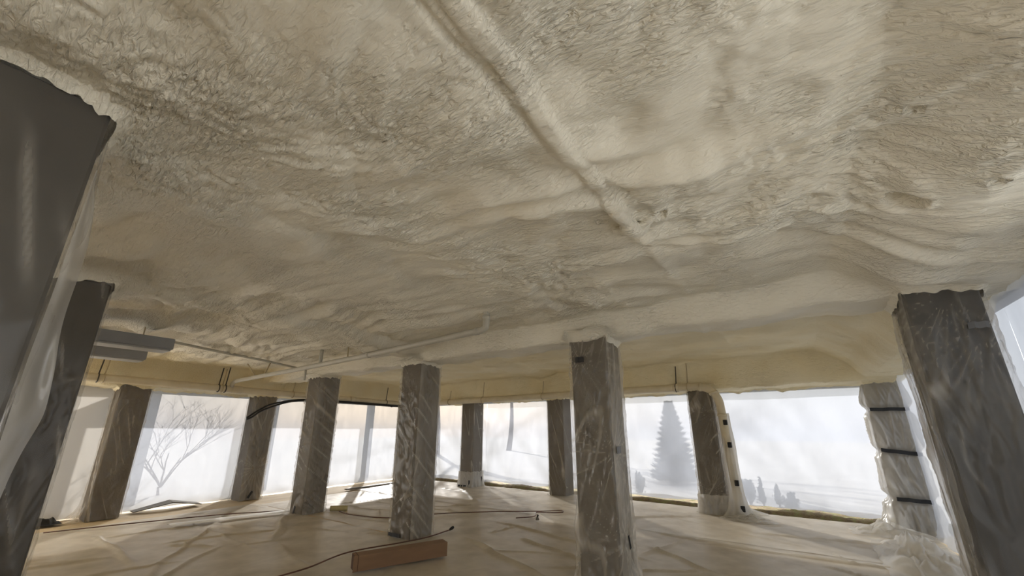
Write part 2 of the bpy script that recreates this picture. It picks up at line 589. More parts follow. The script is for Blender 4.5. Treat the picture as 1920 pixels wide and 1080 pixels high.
def wrapped_column(label, cx, cy, w, ztop, flare=0.05, bulge=0.0, wr=0.014, slope=1.2, mat='wrap', seed=0, tapes=(), zbase=0.0, gather=None, flareside=None, core='concrete', lower=0.0, stars=(), loose=()):
    t = thing('wrapped_column', label, 'column', (cx, cy, zbase), 'columns wrapped in plastic film')
    h = w / 2
    MB().box((cx - h, cy - h, zbase - 0.01), (cx + h, cy + h, ztop + 0.12), 0.012).build('concrete_post', M[core], t)
    n, rows = 168, 132
    sp = square_path(h + 0.014, n)
    zt0 = ztop
    ztop = min(ztop + (0.10 if cy > 4 else 0.4), max(ztop, max(ceil_at(cx + a * h, cy + b * h) for a in (-1, 0, 1) for b in (-1, 0, 1))))
    zs = zbase + 0.004 + (ztop - zbase - 0.004) * np.linspace(0, 1, rows) ** 1.0
    S, Z = np.meshgrid(np.arange(n) / n, zs)
    ang = S * 2 * np.pi
    # periodic coordinates for the noise
    ca, sa = np.cos(ang) * 1.4, np.sin(ang) * 1.4
    a = seed * 13.7
    diag = np.abs(noise(S * 8 * h * 6 + Z * slope * 3 + a, Z * 1.6 + a + ca))
    pleat = (0.5 - diag).clip(0, 1) ** 3 * 6 * wr
    fold = wr * 0.5 * (noise(ca * 2 + a, sa * 2 + Z * 1.7) + 1.0) * 0.6
    crease = wr * 0.8 * np.abs(noise(ca * 5 + a, sa * 5 + Z * 6))
    up = (Z - zbase) / (ztop - zbase)
    D = (pleat + fold + crease) * (0.35 + 0.65 * (1 - sst(0.86, 1.0, up)))
    D = D + bulge * (0.6 + 0.4 * noise(ca * 1.5 + a, sa * 1.5 + Z * 2.2)).clip(0, 2) * sst(0, 0.15, 1 - up) * sst(0, 0.1, up)
    fl = flare * (0.7 + 0.9 * noise(ca * 3 + a, sa * 3)).clip(0.05, 3) * np.exp(-(Z - zbase) / 0.13)
    if flareside is not None:
        fa = math.radians(flareside)
        nx = sp[:, 2] * math.cos(fa) + sp[:, 3] * math.sin(fa)
        fl = fl * (0.35 + 2.2 * np.clip(nx, 0, 1))[None, :]
    D = D + fl
    per = S * 8 * h
    def lines(f, w):
        return np.exp(-(f / w) ** 2)
    C = 0.9 * lines(noise(per * 2.2 + Z * slope * 1.3 + a, Z * 0.35 + per * 0.3 + a), 0.045) * sst(-0.2, 0.3, noise(per * 2 + a, Z * 1.5))
    C = np.maximum(C, 0.6 * lines(noise(per * 6.0 + Z * slope * 3.5 + a, Z * 0.5 + a + 20), 0.06) * sst(-0.1, 0.4, noise(per * 1.7 + a + 9, Z * 1.2)))
    C = np.maximum(C, 0.5 * lines(noise(per * 2.5 - Z * slope * 1.0 + a, Z * 1.3 + a), 0.04) * sst(0.0, 0.4, noise(per * 2 + a + 30, Z * 1.1 + 4)))
    for (s0, z0, rad) in stars:      # creases fanning out from a taped point
        pr = per - (h + s0); pr = (pr + 4 * h) % (8 * h) - 4 * h
        r_ = np.hypot(pr, Z - z0) + 1e-6
        an = np.arctan2(Z - z0, pr)
        C = np.maximum(C, lines(noise(an * 3.2 + a, r_ * 0.6), 0.10) * np.exp(-r_ / rad) * sst(0.02, 0.10, r_))
    D = D + 0.008 * C
    lit_milk = np.zeros_like(C)
    for (sd, am) in loose:           # lit sides of loose film: the light on them is put into the milkiness
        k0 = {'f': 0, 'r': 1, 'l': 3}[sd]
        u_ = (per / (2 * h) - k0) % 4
        lit_milk = np.maximum(lit_milk, am * ((u_ > 0.02) & (u_ < 0.98)) * (0.8 + 0.5 * noise(per * 3 + a, Z * 1.3)))
    C = np.clip(C * 0.55 + lit_milk, 0, 1)
    if gather is not None:      # film pulled in at the height of a tape
        for gz in gather:
            D = D * (1 - 0.85 * np.exp(-((Z - gz) / 0.07) ** 2))
    D = np.maximum(D, 0.002)
    P = np.stack([cx + sp[:, 0][None, :] + sp[:, 2][None, :] * D, cy + sp[:, 1][None, :] + sp[:, 3][None, :] * D, Z + 0 * S], -1)
    wo = grid_mesh('plastic_wrap', P, M[mat], t, closed=True)
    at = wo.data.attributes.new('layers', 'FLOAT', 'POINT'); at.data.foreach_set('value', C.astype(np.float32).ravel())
    if lower > 0:
        D2 = 0.012 + 0.02 * np.abs(noise(ca * 4 + a, sa * 4 + Z * 5)) + 0.6 * fl
        m = int(np.searchsorted(zs, lower + 0.05))
        P2 = np.stack([cx + sp[:, 0][None, :] + sp[:, 2][None, :] * (D + D2), cy + sp[:, 1][None, :] + sp[:, 3][None, :] * (D + D2), np.minimum(Z, lower + 0.02 * noise(ca * 2 + a, sa * 2))], -1)[:m]
        grid_mesh('lower_wrap', P2, M['wrap_milky'], t, closed=True)
    # foam overspray creeping down onto the head of the column
    rr = 9
    q = np.linspace(0, 1, rr)[:, None]
    drop = 0.035 + 0.05 * np.abs(noise(np.cos(ang[0]) * 2.5 + a, np.sin(ang[0]) * 2.5 + 7))[None, :]
    cl = np.array([ceil_at(cx + x_ + n_ * 0.03, cy + y_ + m_ * 0.03) for x_, y_, n_, m_ in sp])[None, :]
    cl = np.minimum(cl, zt0 + (0.07 if cy > 4 else 0.4))
    out = 0.03 + 0.05 * (1 - np.sqrt(np.clip(1 - (1 - q) ** 2, 0, 1))) * -1 + 0.05 * q ** 2 + 0.01 * noise(np.cos(ang[0]) * 5, np.sin(ang[0]) * 5 + a)[None, :]
    out = 0.012 + 0.03 * np.sin(q * np.pi * 0.5) + 0.06 * q ** 3 + 0.008 * noise(np.cos(ang[0]) * 5, np.sin(ang[0]) * 5 + a)[None, :] * q
    zc = (cl - drop) + (drop + 0.03) * q
    CO = np.stack([cx + sp[:, 0][None, :] + sp[:, 2][None, :] * out, cy + sp[:, 1][None, :] + sp[:, 3][None, :] * out, zc], -1)
    grid_mesh('foam_collar', CO, M['foam'], t, closed=True)
    for (side, off, z, lw, lh, tilt, tm) in tapes:
        c_ = int((({'f': 0, 'r': 2, 'l': 6}[side] * h + h + off) / (8 * h)) * n); w_ = max(2, int(lw / 2 / (8 * h) * n) + 1)
        r_ = int(np.abs(zs - z).argmin())
        hh = h + 0.020 + float(D[max(0, r_ - 3):r_ + 4][:, [(c_ + q) % n for q in range(-w_, w_ + 1)]].max())
        nx, ny = {'f': (0, -1), 'r': (1, 0), 'l': (-1, 0)}[side]
        tx, ty = {'f': (1, 0), 'r': (0, 1), 'l': (0, -1)}[side]
        mb = MB()
        vv = []
        k = 6
        for i in range(k + 1):
            q = (i / k - 0.5) * lw
            jz = 0.004 * math.sin(i * 2.1 + z * 7)
            for dz, dn in ((-lh / 2, 0), (lh / 2, 0), (lh / 2, 0.004), (-lh / 2, 0.004)):
                qq = q * math.cos(tilt) - dz * math.sin(tilt); zz = q * math.sin(tilt) + dz * math.cos(tilt)
                dd = hh + dn + jz * 0.5
                vv.append((cx + tx * (off + qq) + nx * dd, cy + ty * (off + qq) + ny * dd, z + zz + jz))
        ff = []
        for i in range(k):
            for j in range(4):
                j2 = (j + 1) % 4
                ff.append((i * 4 + j, i * 4 + j2, i * 4 + 4 + j2, i * 4 + 4 + j))
        ff += [(3, 2, 1, 0), (k * 4, k * 4 + 1, k * 4 + 2, k * 4 + 3)]
        mb.add(vv, ff)
        tag(mb.build('tape_strip', M[tm], t), 'strip of grey tape' if tm == 'tape_grey' else 'strip of black tape')
    return t


W = 0.46
HP = math.pi / 2
wrapped_column('huge dark film-wrapped column at the left edge, nearest to the camera', -2.54, -0.11, 0.52, 2.84, 0.05, 0.012, 0.016, 0.4, mat='wrap_clear', core='shaded_post_warm', seed=1)
c1 = bpy.data.objects['wrapped_column']
U, V = np.meshgrid(np.linspace(0, 1, 12), np.linspace(0, 1, 60))
wv = 0.065 * np.sin(np.pi * np.clip(V * 1.05, 0, 1)) ** 0.7 * (1 + 0.35 * noise(V * 4, V * 0)) + 0.015
zf = 1.05 + 1.6 * V
flap = np.stack([-2.26 + 0.04 * noise(U * 2, V * 5) - 0.10 * U, 0.16 + wv * U, zf + 0.05 * U * np.sin(V * 9)], -1)
grid_mesh('loose_flap', flap, M['wrap_milky'], c1)
wrapped_column('dark film-wrapped column just behind the huge one at the left edge', -5.25, 0.45, 0.48, 2.76, 0.05, 0.0, 0.012, 0.3, mat='wrap_clear', core='shaded_post_warm', seed=2)
wrapped_column('large dark blue-grey film-wrapped column at the right edge with grey tape', 1.14, 4.68, 0.43, 2.72, 0.12, 0.015, 0.02, 0.2, mat='wrap_clear', core='shaded_post', seed=3,
               tapes=(('f', 0.13, 2.36, 0.11, 0.05, -0.05, 'tape_grey'),), flareside=180, stars=((0.02, 2.62, 0.5), (0.12, 2.3, 0.5)), loose=(('l', 0.45),))
wrapped_column('tall film-wrapped column right of centre with a short black tape near its top', -1.98, 4.73, W, 2.70, 0.10, 0.010, 0.022, -0.6, seed=4,
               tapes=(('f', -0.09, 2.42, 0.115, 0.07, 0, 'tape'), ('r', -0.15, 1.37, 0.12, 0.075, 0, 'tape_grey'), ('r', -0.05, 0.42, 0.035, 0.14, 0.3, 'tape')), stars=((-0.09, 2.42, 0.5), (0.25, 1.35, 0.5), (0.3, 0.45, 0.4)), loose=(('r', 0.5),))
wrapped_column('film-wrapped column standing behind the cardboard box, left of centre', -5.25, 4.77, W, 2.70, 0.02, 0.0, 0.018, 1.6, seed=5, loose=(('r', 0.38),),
               tapes=(('f', -0.06, 0.05, 0.26, 0.05, 0, 'tape'),))
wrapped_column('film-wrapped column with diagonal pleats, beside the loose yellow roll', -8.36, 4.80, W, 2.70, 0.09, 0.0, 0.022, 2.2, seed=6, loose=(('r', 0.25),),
               tapes=(('f', 0.15, 0.10, 0.05, 0.14, -0.4, 'tape'),), flareside=225)
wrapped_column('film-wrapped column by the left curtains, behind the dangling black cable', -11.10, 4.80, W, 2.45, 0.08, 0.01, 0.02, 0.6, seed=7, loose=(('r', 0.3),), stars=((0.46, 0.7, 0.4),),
               tapes=(('r', -0.05, 0.12, 0.05, 0.16, -0.5, 'tape'),))
wrapped_column('leaning-looking film-wrapped column next to the bare tree', -10.98, 2.27, W, 2.45, 0.10, 0.0, 0.016, 0.5, seed=8, flareside=225)
wrapped_column('film-wrapped corner column almost hidden behind the left-of-centre column', -11.10, 9.55, W, 2.45, 0.05, seed=9)
wrapped_column('slender film-wrapped column at the back with black tape around its foot', -8.05, 9.48, W, 2.45, 0.05, 0.0, 0.012, 0.3, seed=10, lower=0.42,
               tapes=(('f', 0.0, 0.04, 0.44, 0.05, 0, 'tape'), ('f', 0.19, 0.12, 0.05, 0.16, 0, 'tape'), ('r', 0.16, 0.16, 0.04, 0.22, 0.2, 'tape')))
wrapped_column('film-wrapped column at the back, just left of the tall taped column', -5.15, 9.62, W, 2.45, 0.05, 0.0, 0.014, 0.6, seed=11)
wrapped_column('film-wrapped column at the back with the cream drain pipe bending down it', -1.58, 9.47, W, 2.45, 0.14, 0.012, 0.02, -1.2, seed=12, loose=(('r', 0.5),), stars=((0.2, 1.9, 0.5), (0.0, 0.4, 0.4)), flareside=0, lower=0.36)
wrapped_column('back right film-wrapped column with three black tape bands', 1.36, 9.62, W, 2.45, 0.16, 0.07, 0.03, 0.3, mat='wrap_milky', seed=13, gather=(1.92, 1.23, 0.50),
               tapes=(('f', -0.01, 1.92, 0.50, 0.055, 0.0, 'tape'), ('f', 0.0, 1.23, 0.50, 0.06, -0.12, 'tape'), ('f', 0.0, 0.50, 0.42, 0.06, -0.04, 'tape')), flareside=200)


# ------------------------------------------------------------------ hanging curtains
def curtain(name, label, a, b, ztop, zbot, mat='sheet', seed=0, billow=0.04, hem=0.05, puddle=0.0, inward=(0, 0)):
    """sheet between plan points a and b"""
    ax, ay = a; bx, by = b
    L = math.hypot(bx - ax, by - ay)
    nu = max(24, int(L / 0.045)); nv = 64
    U, V = np.meshgrid(np.linspace(0, 1, nu), np.linspace(0, 1, nv))
    s = U * L
    zb = zbot + hem * noise(s * 1.1 + seed * 5, 0 * s + seed) + hem * 0.4 * noise(s * 4 + seed, 0 * s)
    Z = zb + (ztop - zb) * V
    k = seed * 7.3
    D = billow * np.sin(np.pi * U) * np.sin(np.pi * V * 0.9) * (0.6 + 0.8 * noise(s * 0.5 + k, Z * 0.5))
    D = D + 0.010 * noise(s * 1.2 + Z * 0.9 + k, Z * 0.6) + 0.010 * np.abs(noise(s * 2.0 + Z * 2.2 + k, Z * 0.8 - s * 0.5)) * (1 - V)
    D = D + 0.02 * noise(s * 3 + k, Z * 7) * np.exp(-(Z - zb) / 0.12)
    D = D + puddle * np.exp(-(Z - zb) / 0.10) * (0.8 + 0.8 * noise(s * 2.2 + k, Z * 3))
    ix, iy = inward
    P = np.stack([ax + (bx - ax) * U + ix * D, ay + (by - ay) * U + iy * D, Z], -1)
    o = grid_mesh(name, P, M[mat])
    return tag(o, label, 'plastic sheet', 'plastic curtains closing the sides')


curtain('plastic_curtain', 'unseen curtain made extra translucent for fill light, left side beyond the two dark left columns', (XL, -4.1), (XL, 0.9), 2.5, 0.0, 'sheet_fill', 11, 0.05, 0.02, 0.05, (1, 0))
curtain('plastic_curtain', 'dull white curtain at far left, between the dark column and the leaning-looking one', (XL, 0.9), (XL, 2.1), 2.5, 0.0, 'sheet_thick', 1, 0.05, 0.02, 0.12, (1, 0))
curtain('plastic_curtain', 'left curtain panel with the bare tree showing through', (XL, 2.1), (XL, 4.8), 2.5, 0.01, 'sheet_left', 2, 0.05, 0.02, 0.16, (1, 0))
curtain('plastic_curtain', 'left curtain panel with post shadows, running to the far corner', (XL, 4.8), (XL, YB + 0.06), 2.5, 0.01, 'sheet_left', 3, 0.05, 0.02, 0.10, (1, 0))
curtain('plastic_curtain', 'short back curtain panel between far corner and slender taped-foot column', (XL - 0.06, YB), (-8.0, YB), 2.48, 0.05, 'sheet', 4, 0.05, 0.03, 0.0, (0, -1))
curtain('plastic_curtain', 'bright back curtain panel right of the slender column with taped foot', (-8.0, YB), (-5.1, YB), 2.48, 0.07, 'sheet', 5, 0.05, 0.04, 0.0, (0, -1))
curtain('plastic_curtain', 'back curtain panel with the pointed conifer showing through', (-5.1, YB), (-1.55, YB), 2.48, 0.09, 'sheet', 6, 0.05, 0.04, 0.0, (0, -1))
curtain('plastic_curtain', 'wide back curtain panel with low shrubs showing through, right of the bent drain pipe', (-1.55, YB), (XR, YB), 2.48, 0.09, 'sheet', 7, 0.07, 0.05, 0.0, (0, -1))
curtain('plastic_curtain', 'right side curtain strip between the two taped right-hand columns', (XR, YB), (XR, 4.8), 2.72, 0.0, 'sheet', 8, 0.03, 0.02, 0.08, (-1, 0))
curtain('plastic_curtain', 'pale blue curtain filling the right edge of the photo', (XR, 4.8), (XR, 3.0), 2.74, 0.0, 'sheet', 9, 0.03, 0.02, 0.05, (-1, 0))
curtain('plastic_curtain', 'unseen curtain made extra translucent for fill light, right side beside the camera', (XR, 3.0), (XR, -4.1), 2.74, 0.0, 'sheet_fill', 12, 0.03, 0.02, 0.05, (-1, 0))

struct(MB().box((X0, -4.3, -0.02), (X1, -4.1, 3.2)).build('light_block_wall', plain('plaster_wall', (0.62, 0.58, 0.50), None, 0.9, 2)), 'unseen wall added behind the camera to keep light off the column fronts')  # unseen, added to block light so the column fronts stay dark

# ------------------------------------------------------------------ film on the floor
def floor_sheet(label, x0, x1, y0, y1, z0, seed, lines, step=0.035, nrand=26):
    xs = np.arange(x0, x1 + step / 2, step); ys = np.arange(y0, y1 + step / 2, step)
    X, Y = np.meshgrid(xs, ys)
    rs = random.Random(seed)
    Z = z0 + 0.006 * fbm(X * 1.5 + seed, Y * 1.5, 3) + 0.0035 * np.abs(noise(X * 7 + seed, Y * 7 + 2 * noise(X * 2, Y * 2)))
    segs = list(lines)
    for _ in range(nrand):
        px, py = rs.uniform(x0, x1), rs.uniform(y0, y1)
        an = rs.choice([0.1, 0.6, 1.2, 2.2, 2.8]) + rs.uniform(-0.3, 0.3); ln = rs.uniform(0.5, 2.2)
        segs.append((px, py, px + math.cos(an) * ln, py + math.sin(an) * ln, rs.uniform(0.012, 0.032), rs.uniform(0.014, 0.03)))
    wx = X + 0.05 * noise(X * 1.4 + seed, Y * 1.4); wy = Y + 0.05 * noise(X * 1.4, Y * 1.4 + seed)
    for (ax, ay, bx, by, hgt, wid) in segs:
        L = math.hypot(bx - ax, by - ay); tx, ty = (bx - ax) / L, (by - ay) / L
        t = (wx - ax) * tx + (wy - ay) * ty; d = -(wx - ax) * ty + (wy - ay) * tx
        Z = Z + hgt * np.exp(-(d / wid) ** 2) * sst(-0.05, 0.2 * L, t) * (1 - sst(0.75 * L, L + 0.05, t))
    edge = np.minimum(np.minimum(X - x0, x1 - X), np.minimum(Y - y0, y1 - Y))
    Z = np.maximum(Z, z0 - 0.004)
    Xj = X + 0.03 * noise(Y * 1.5 + seed, X * 0) * (edge < 0.2); Yj = Y + 0.03 * noise(X * 1.5 + seed, Y * 0) * (edge < 0.2)
    o = grid_mesh('floor_film', np.stack([Xj, Yj, Z], -1), M['floor_film'])
    return tag(o, label, 'plastic sheet', 'plastic film laid over the floor')


floor_sheet('wrinkled floor film in the left half, left of the cardboard box', -10.2, -4.95, -1.5, 4.62, 0.004, 3,
            [(-8.4, 4.4, -6.6, 3.35, 0.06, 0.045), (-6.6, 3.35, -5.0, 3.0, 0.03, 0.03), (-9.3, 1.9, -6.8, 1.9, 0.045, 0.04), (-9.6, 3.1, -6.0, 3.0, 0.02, 0.02)])
floor_sheet('creased floor film around the cardboard box and the tall taped column', -4.98, 1.4, 0.5, 7.3, 0.008, 5,
            [(-4.9, 6.3, -1.6, 5.6, 0.03, 0.03), (-4.6, 5.2, -2.2, 4.2, 0.035, 0.035), (-3.8, 5.6, -2.3, 5.1, 0.03, 0.03), (-1.6, 5.2, 1.2, 6.6, 0.03, 0.03), (-1.5, 5.6, 0.6, 5.0, 0.03, 0.03), (-1.6, 6.8, 1.2, 7.0, 0.03, 0.025)], nrand=40)
floor_sheet('smooth pale floor film at the back below the bright curtains', -10.6, 1.45, 7.15, 9.74, 0.012, 9,
            [(-1.7, 8.9, -3.4, 7.3, 0.03, 0.03), (-8.0, 9.0, -6.0, 7.4, 0.03, 0.03), (-1.0, 7.9, 1.3, 8.3, 0.03, 0.03)], step=0.045, nrand=20)
floor_sheet('floor film between the two left-of-centre columns, under the brown cord', -10.0, -4.9, 4.66, 7.2, 0.002, 12,
            [(-8.2, 5.0, -5.5, 5.5, 0.025, 0.025), (-7.4, 6.4, -5.2, 6.6, 0.02, 0.02)], nrand=18)


def crumple(name, label, cx, cy, rx, ry, hgt, seed, parent=None):
    n = 40
    U, V = np.meshgrid(np.linspace(-1, 1, n), np.linspace(-1, 1, n))
    r = np.sqrt(U ** 2 + V ** 2)
    X = cx + rx * U; Y = cy + ry * V
    env = np.clip(1 - r, 0, 1) ** 0.7
    Z = 0.02 + hgt * env * (0.55 + 0.9 * np.abs(noise(U * 2.3 + seed, V * 2.3)) + 0.5 * np.abs(noise(U * 5 + seed, V * 5 + 3)))
    X = X + 0.05 * noise(U * 3 + seed, V * 3 + 8); Y = Y + 0.05 * noise(U * 3 + 5, V * 3 + seed)
    o = grid_mesh(name, np.stack([X, Y, Z], -1), M['wrap_milky'], parent, smooth=False)
    if parent is None:
        tag(o, label, 'plastic sheet', 'crumpled plastic heaps on the floor')
    return o


crumple('crumpled_film', 'large crumpled heap of clear film left of the right edge column', 1.02, 7.55, 0.42, 1.0, 0.26, 2)
crumple('crumpled_film', 'bunched film lying in front of the back right column with tape bands', 0.95, 9.05, 0.50, 0.30, 0.16, 6)
crumple('crumpled_film', 'bunched film at the foot of the column with the bent drain pipe', -1.0, 8.85, 0.45, 0.12, 0.10, 9)


# ------------------------------------------------------------------ pipes
def pipe_run(name, label, pts, r, mat, couplings=(), hangers=(), bend=None):
    t = thing(name, label, 'pipe', pts[0])
    MB().tube(pts, r, 14).build('pipe_body', M[mat], t, True)
    for (p, d, w) in couplings:
        p = Vector(p); d = Vector(d).normalized()
        MB().tube([p - d * w / 2, p + d * w / 2], r * 1.14, 14).build('coupling', M[mat], t, True)
    for (p, zt, m) in hangers:
        x, y, z = p
        mb = MB()
        mb.tube([(x + .01, y, z + r), (x + 0.03, y + .02, zt)], 0.011, 6)
        ring = [(x, y, z)]
        mb2 = MB()
        a = [(x + (r + .008) * math.cos(q) * HX[0], y + (r + .008) * math.cos(q) * HX[1], z + (r + .008) * math.sin(q)) for q in np.linspace(-math.pi, math.pi, 17)]
        mb2.tube(a, 0.010, 6, False)
        h = mb.build('hanger_rod', M[m], t)
        mb2.build('hanger_ring', M[m], h).location = (0, 0, 0)
    return t


HX = (1, 0)
def pl(y): return (-10.46, y, 2.535 - 0.018 * y)
ys = [-3.5, 0.5, 2, 4, 6, 8, 9.12]
pipe_run('drain_pipe', 'long cream drain pipe along the top of the left curtains', [pl(y) for y in ys], 0.075, 'pvc',
         couplings=[(pl(3.92), (0, 1, 0), 0.20), (pl(6.9), (0, 1, 0), 0.14)],
         hangers=[(pl(1.62), 2.95, 'wire'), (pl(1.70), 2.93, 'wire_foam'), (pl(3.55), 2.92, 'wire'), (pl(3.68), 2.95, 'wire'), (pl(3.62), 2.90, 'wire_foam'), (pl(5.2), 2.9, 'wire_foam'), (pl(6.3), 2.9, 'wire_foam'), (pl(8.1), 2.85, 'wire')])
HX = (0, 1)
def pb(x): return (x, 9.02, 2.375 + 0.008 * (x + 10))
path = [pb(-10.3), pb(-9), pb(-6), pb(-3), pb(-2.0)] + smooth_path([pb(-1.85), (-1.55, 9.02, 2.44), (-1.32, 9.02, 2.36), (-1.20, 9.03, 2.16), (-1.18, 9.06, 1.9)], 6) + [(-1.16, 9.12, 1.2), (-1.14, 9.15, 0.5), (-1.12, 9.15, 0.02)]
dp = pipe_run('drain_pipe', 'cream drain pipe along the back, bending down a column on the right', path, 0.078, 'pvc',
              couplings=[(pb(-1.98), (1, 0, 0), 0.10), ((-1.50, 9.02, 2.43), (1, 0, -.15), 0.05), ((-1.27, 9.02, 2.30), (.4, 0, -1), 0.05), ((-1.18, 9.06, 1.86), (0, 0, 1), 0.05), (pb(-4.1), (1, 0, 0), 0.14)],
              hangers=[(pb(-8.6), 2.72, 'wire_foam'), (pb(-7.3), 2.9, 'wire_foam'), (pb(-5.3), 2.8, 'wire_foam'), (pb(-4.1), 2.75, 'wire_foam'), (pb(-1.98), 2.9, 'wire'), (pb(-1.75), 2.95, 'wire_foam')])
for z, dx in ((1.72, 0.02), (1.30, 0.04), (0.62, 0.06), (0.18, 0.10)):
    MB().box((-1.19 + dx, 8.975, z - 0.05), (-1.12 + dx, 8.99 + 0.06, z + 0.05), 0.006).build('tape_strip', M['tape'], dp)
# loose film sleeve around the down pipe
zz = np.linspace(0.01, 1.9, 60); aa = np.linspace(0, 2 * np.pi, 40, endpoint=False)
A, Z = np.meshgrid(aa, zz)
R = 0.10 + 0.025 * noise(np.cos(A) * 2 + Z, np.sin(A) * 2 + Z * 2.5) + 0.20 * np.exp(-Z / 0.16) * (0.8 + 0.6 * noise(np.cos(A) * 3, np.sin(A) * 3)) + 0.04 * (1 - Z / 1.9)
grid_mesh('plastic_sleeve', np.stack([-1.15 + 0.02 * (1 - Z) + R * np.cos(A), 9.12 + R * np.sin(A) * 0.8, Z], -1), M['wrap_milky'], dp, closed=True)

# branch pipe below the middle of the ceiling
br = smooth_path([(-2.95, 3.68, 3.02), (-2.95, 3.68, 2.85), (-2.96, 3.68, 2.80), (-3.02, 3.68, 2.775)], 5) + [(-5.2, 3.70, 2.705), (-7.5, 3.72, 2.66), (-10.0, 3.75, 2.63)] + smooth_path([(-10.2, 3.76, 2.62), (-10.38, 3.78, 2.58), (-10.44, 3.80, 2.50)], 5)
t = pipe_run('branch_pipe', 'grey branch pipe sloping under the ceiling from a short drop to the left pipe', br, 0.042, 'pvc_grey',
             couplings=[((-2.95, 3.68, 2.93), (0, 0, 1), 0.05), ((-3.10, 3.68, 2.772), (1, 0, 0.03), 0.06), ((-5.3, 3.70, 2.703), (1, 0, 0), 0.06), ((-10.15, 3.76, 2.625), (1, 0, 0), 0.08)])
MB().tube([(-6.68, 3.71, 3.02), (-6.68, 3.71, 2.69)], 0.030, 10).build('drop_pipe', M['pvc_grey'], t, True)
for (x, dy, dz) in ((-9.2, -0.20, 0.30), (-8.75, 0.10, 0.30), (-5.9, 0.02, 0.3)):
    MB().tube([(x, 3.73, 2.68), (x - 0.05, 3.73 + dy, 2.66 + dz)], 0.012, 6).build('hanger_rod', M['wire_foam'], t)
MB().tube([(-7.15, 3.72, 2.63), (-7.15, 3.72, 2.44)], 0.018, 8).build('drain_stub', M['pvc_grey'], t, True)

# elbow fitting at the end of the foam-buried pipe
t = thing('pipe_fitting', 'foam-covered elbow fitting at the end of the buried ceiling pipe', 'pipe', (-0.69, 2.4, 2.9))
cz = ceil_at(-0.70, 2.42)
MB().tube(smooth_path([(-0.70, 2.12, ceil_at(-0.7, 2.12) + 0.01), (-0.70, 2.30, cz - 0.05), (-0.69, 2.40, cz - 0.07), (-0.66, 2.48, cz - 0.04), (-0.64, 2.53, cz + 0.03)], 5), [0.045] * 7 + [0.058] * 14, 14).build('elbow', M['foam'], t, True)
MB().tube(smooth_path([(-0.84, 2.47, cz + 0.01), (-0.74, 2.455, cz - 0.05), (-0.62, 2.43, cz - 0.05), (-0.52, 2.40, cz + 0.01)], 4), 0.034, 10).build('side_outlet', M['foam'], t, True)

# thin conduit on the ceiling at the left
tag(MB().tube(smooth_path([(-7.9, 1.85, 2.93), (-8.1, 2.6, 2.90), (-8.3, 3.4, 2.88), (-8.7, 4.4, 2.86)], 6), 0.022, 8).build('conduit', M['pvc_grey'], None, True),
    'thin sagging grey conduit on the ceiling beyond the grey box fixtures', 'conduit')

# grey box fixtures at the left
for x, ye, lb in ((-6.63, 1.65, 'nearer long grey box fixture hanging under the foam at left'), (-7.96, 1.69, 'farther long grey box fixture hanging under the foam at left')):
    t = thing('box_fixture', lb, 'light fixture', (x - 0.16, ye - 1.2, 2.6), 'grey box fixtures under the ceiling')
    MB().box((x - 0.33, ye - 2.4, 2.605), (x, ye, 2.75), 0.008).build('housing', M['steel'], t)
    MB().box((x - 0.31, ye - 2.38, 2.585), (x - 0.02, ye - 0.02, 2.606), 0.004).build('diffuser', plain('diffuser_panel', (0.42, 0.41, 0.38), None, 0.4), t)
    for yy in (ye - 0.3, ye - 2.1):
        MB().tube([(x - 0.16, yy, 2.745), (x - 0.16, yy, 3.06)], 0.008, 6).build('hanger_rod', M['wire_foam'], t)

# dangling black cable on the left
cp = smooth_path([(-10.25, 4.15, 1.84), (-10.3, 4.42, 2.03), (-10.36, 4.75, 2.19), (-10.4, 5.45, 2.325), (-10.4, 6.4, 2.335), (-10.4, 7.4, 2.325), (-10.4, 8.4, 2.31), (-10.42, 9.0, 2.33)], 8)
cp2 = [p + Vector((0.02, 0.03 * math.sin(i * 0.5), -0.03 - 0.04 * math.exp(-((i - 10) / 6) ** 2))) for i, p in enumerate(cp)]
t = thing('black_cable', 'thick black cable pair drooping from the left pipe, its end hanging free', 'cable', (-10.25, 4.15, 1.84))
MB().tube(cp, 0.022, 8).build('strand', M['cable'], t, True)
MB().tube(cp2, 0.020, 8).build('strand', M['cable'], t, True)
for q in (26, 30, 47):
    p = cp[q]
    MB().tube([p + Vector((0, -0.02, -0.02)), p + Vector((0, 0.02, -0.02))], 0.04, 8).build('tie', M['cable'], t)

# ------------------------------------------------------------------ things on the floor
# cardboard box
ang = math.atan2(4.24 - 3.18, -4.0 + 4.45)
cb = thing('cardboard_box', 'long brown cardboard box lying on the floor film', 'box', (-4.35, 3.72, 0.02))
dx, dy = math.cos(ang), math.sin(ang); nx, ny = -dy, dx
def boxpt(l, w, z): return (-4.42 + dx * l + nx * w, 3.20 + dy * l + ny * w, z)
def obox(l0, l1, w0, w1, z0, z1):
    v = [boxpt(l0, w0, z0), boxpt(l1, w0, z0), boxpt(l1, w1, z0), boxpt(l0, w1, z0), boxpt(l0, w0, z1), boxpt(l1, w0, z1), boxpt(l1, w1, z1), boxpt(l0, w1, z1)]
    return MB().add(v, [(0, 3, 2, 1), (4, 5, 6, 7), (0, 1, 5, 4), (1, 2, 6, 5), (2, 3, 7, 6), (3, 0, 4, 7)])
obox(0, 1.14, 0, 0.17, 0.03, 0.19).build('carton', M['card'], cb)
obox(-0.006, 0.002, 0.004, 0.166, 0.034, 0.186).build('end_flap', M['card_in'], cb)
obox(0.030, 0.036, -0.003, 0.173, 0.03, 0.193).build('strap_band', M['card_in'], cb)
obox(-0.02, 0.022, -0.006, -0.002, 0.03, 0.196).build('side_flap', M['card'], cb)

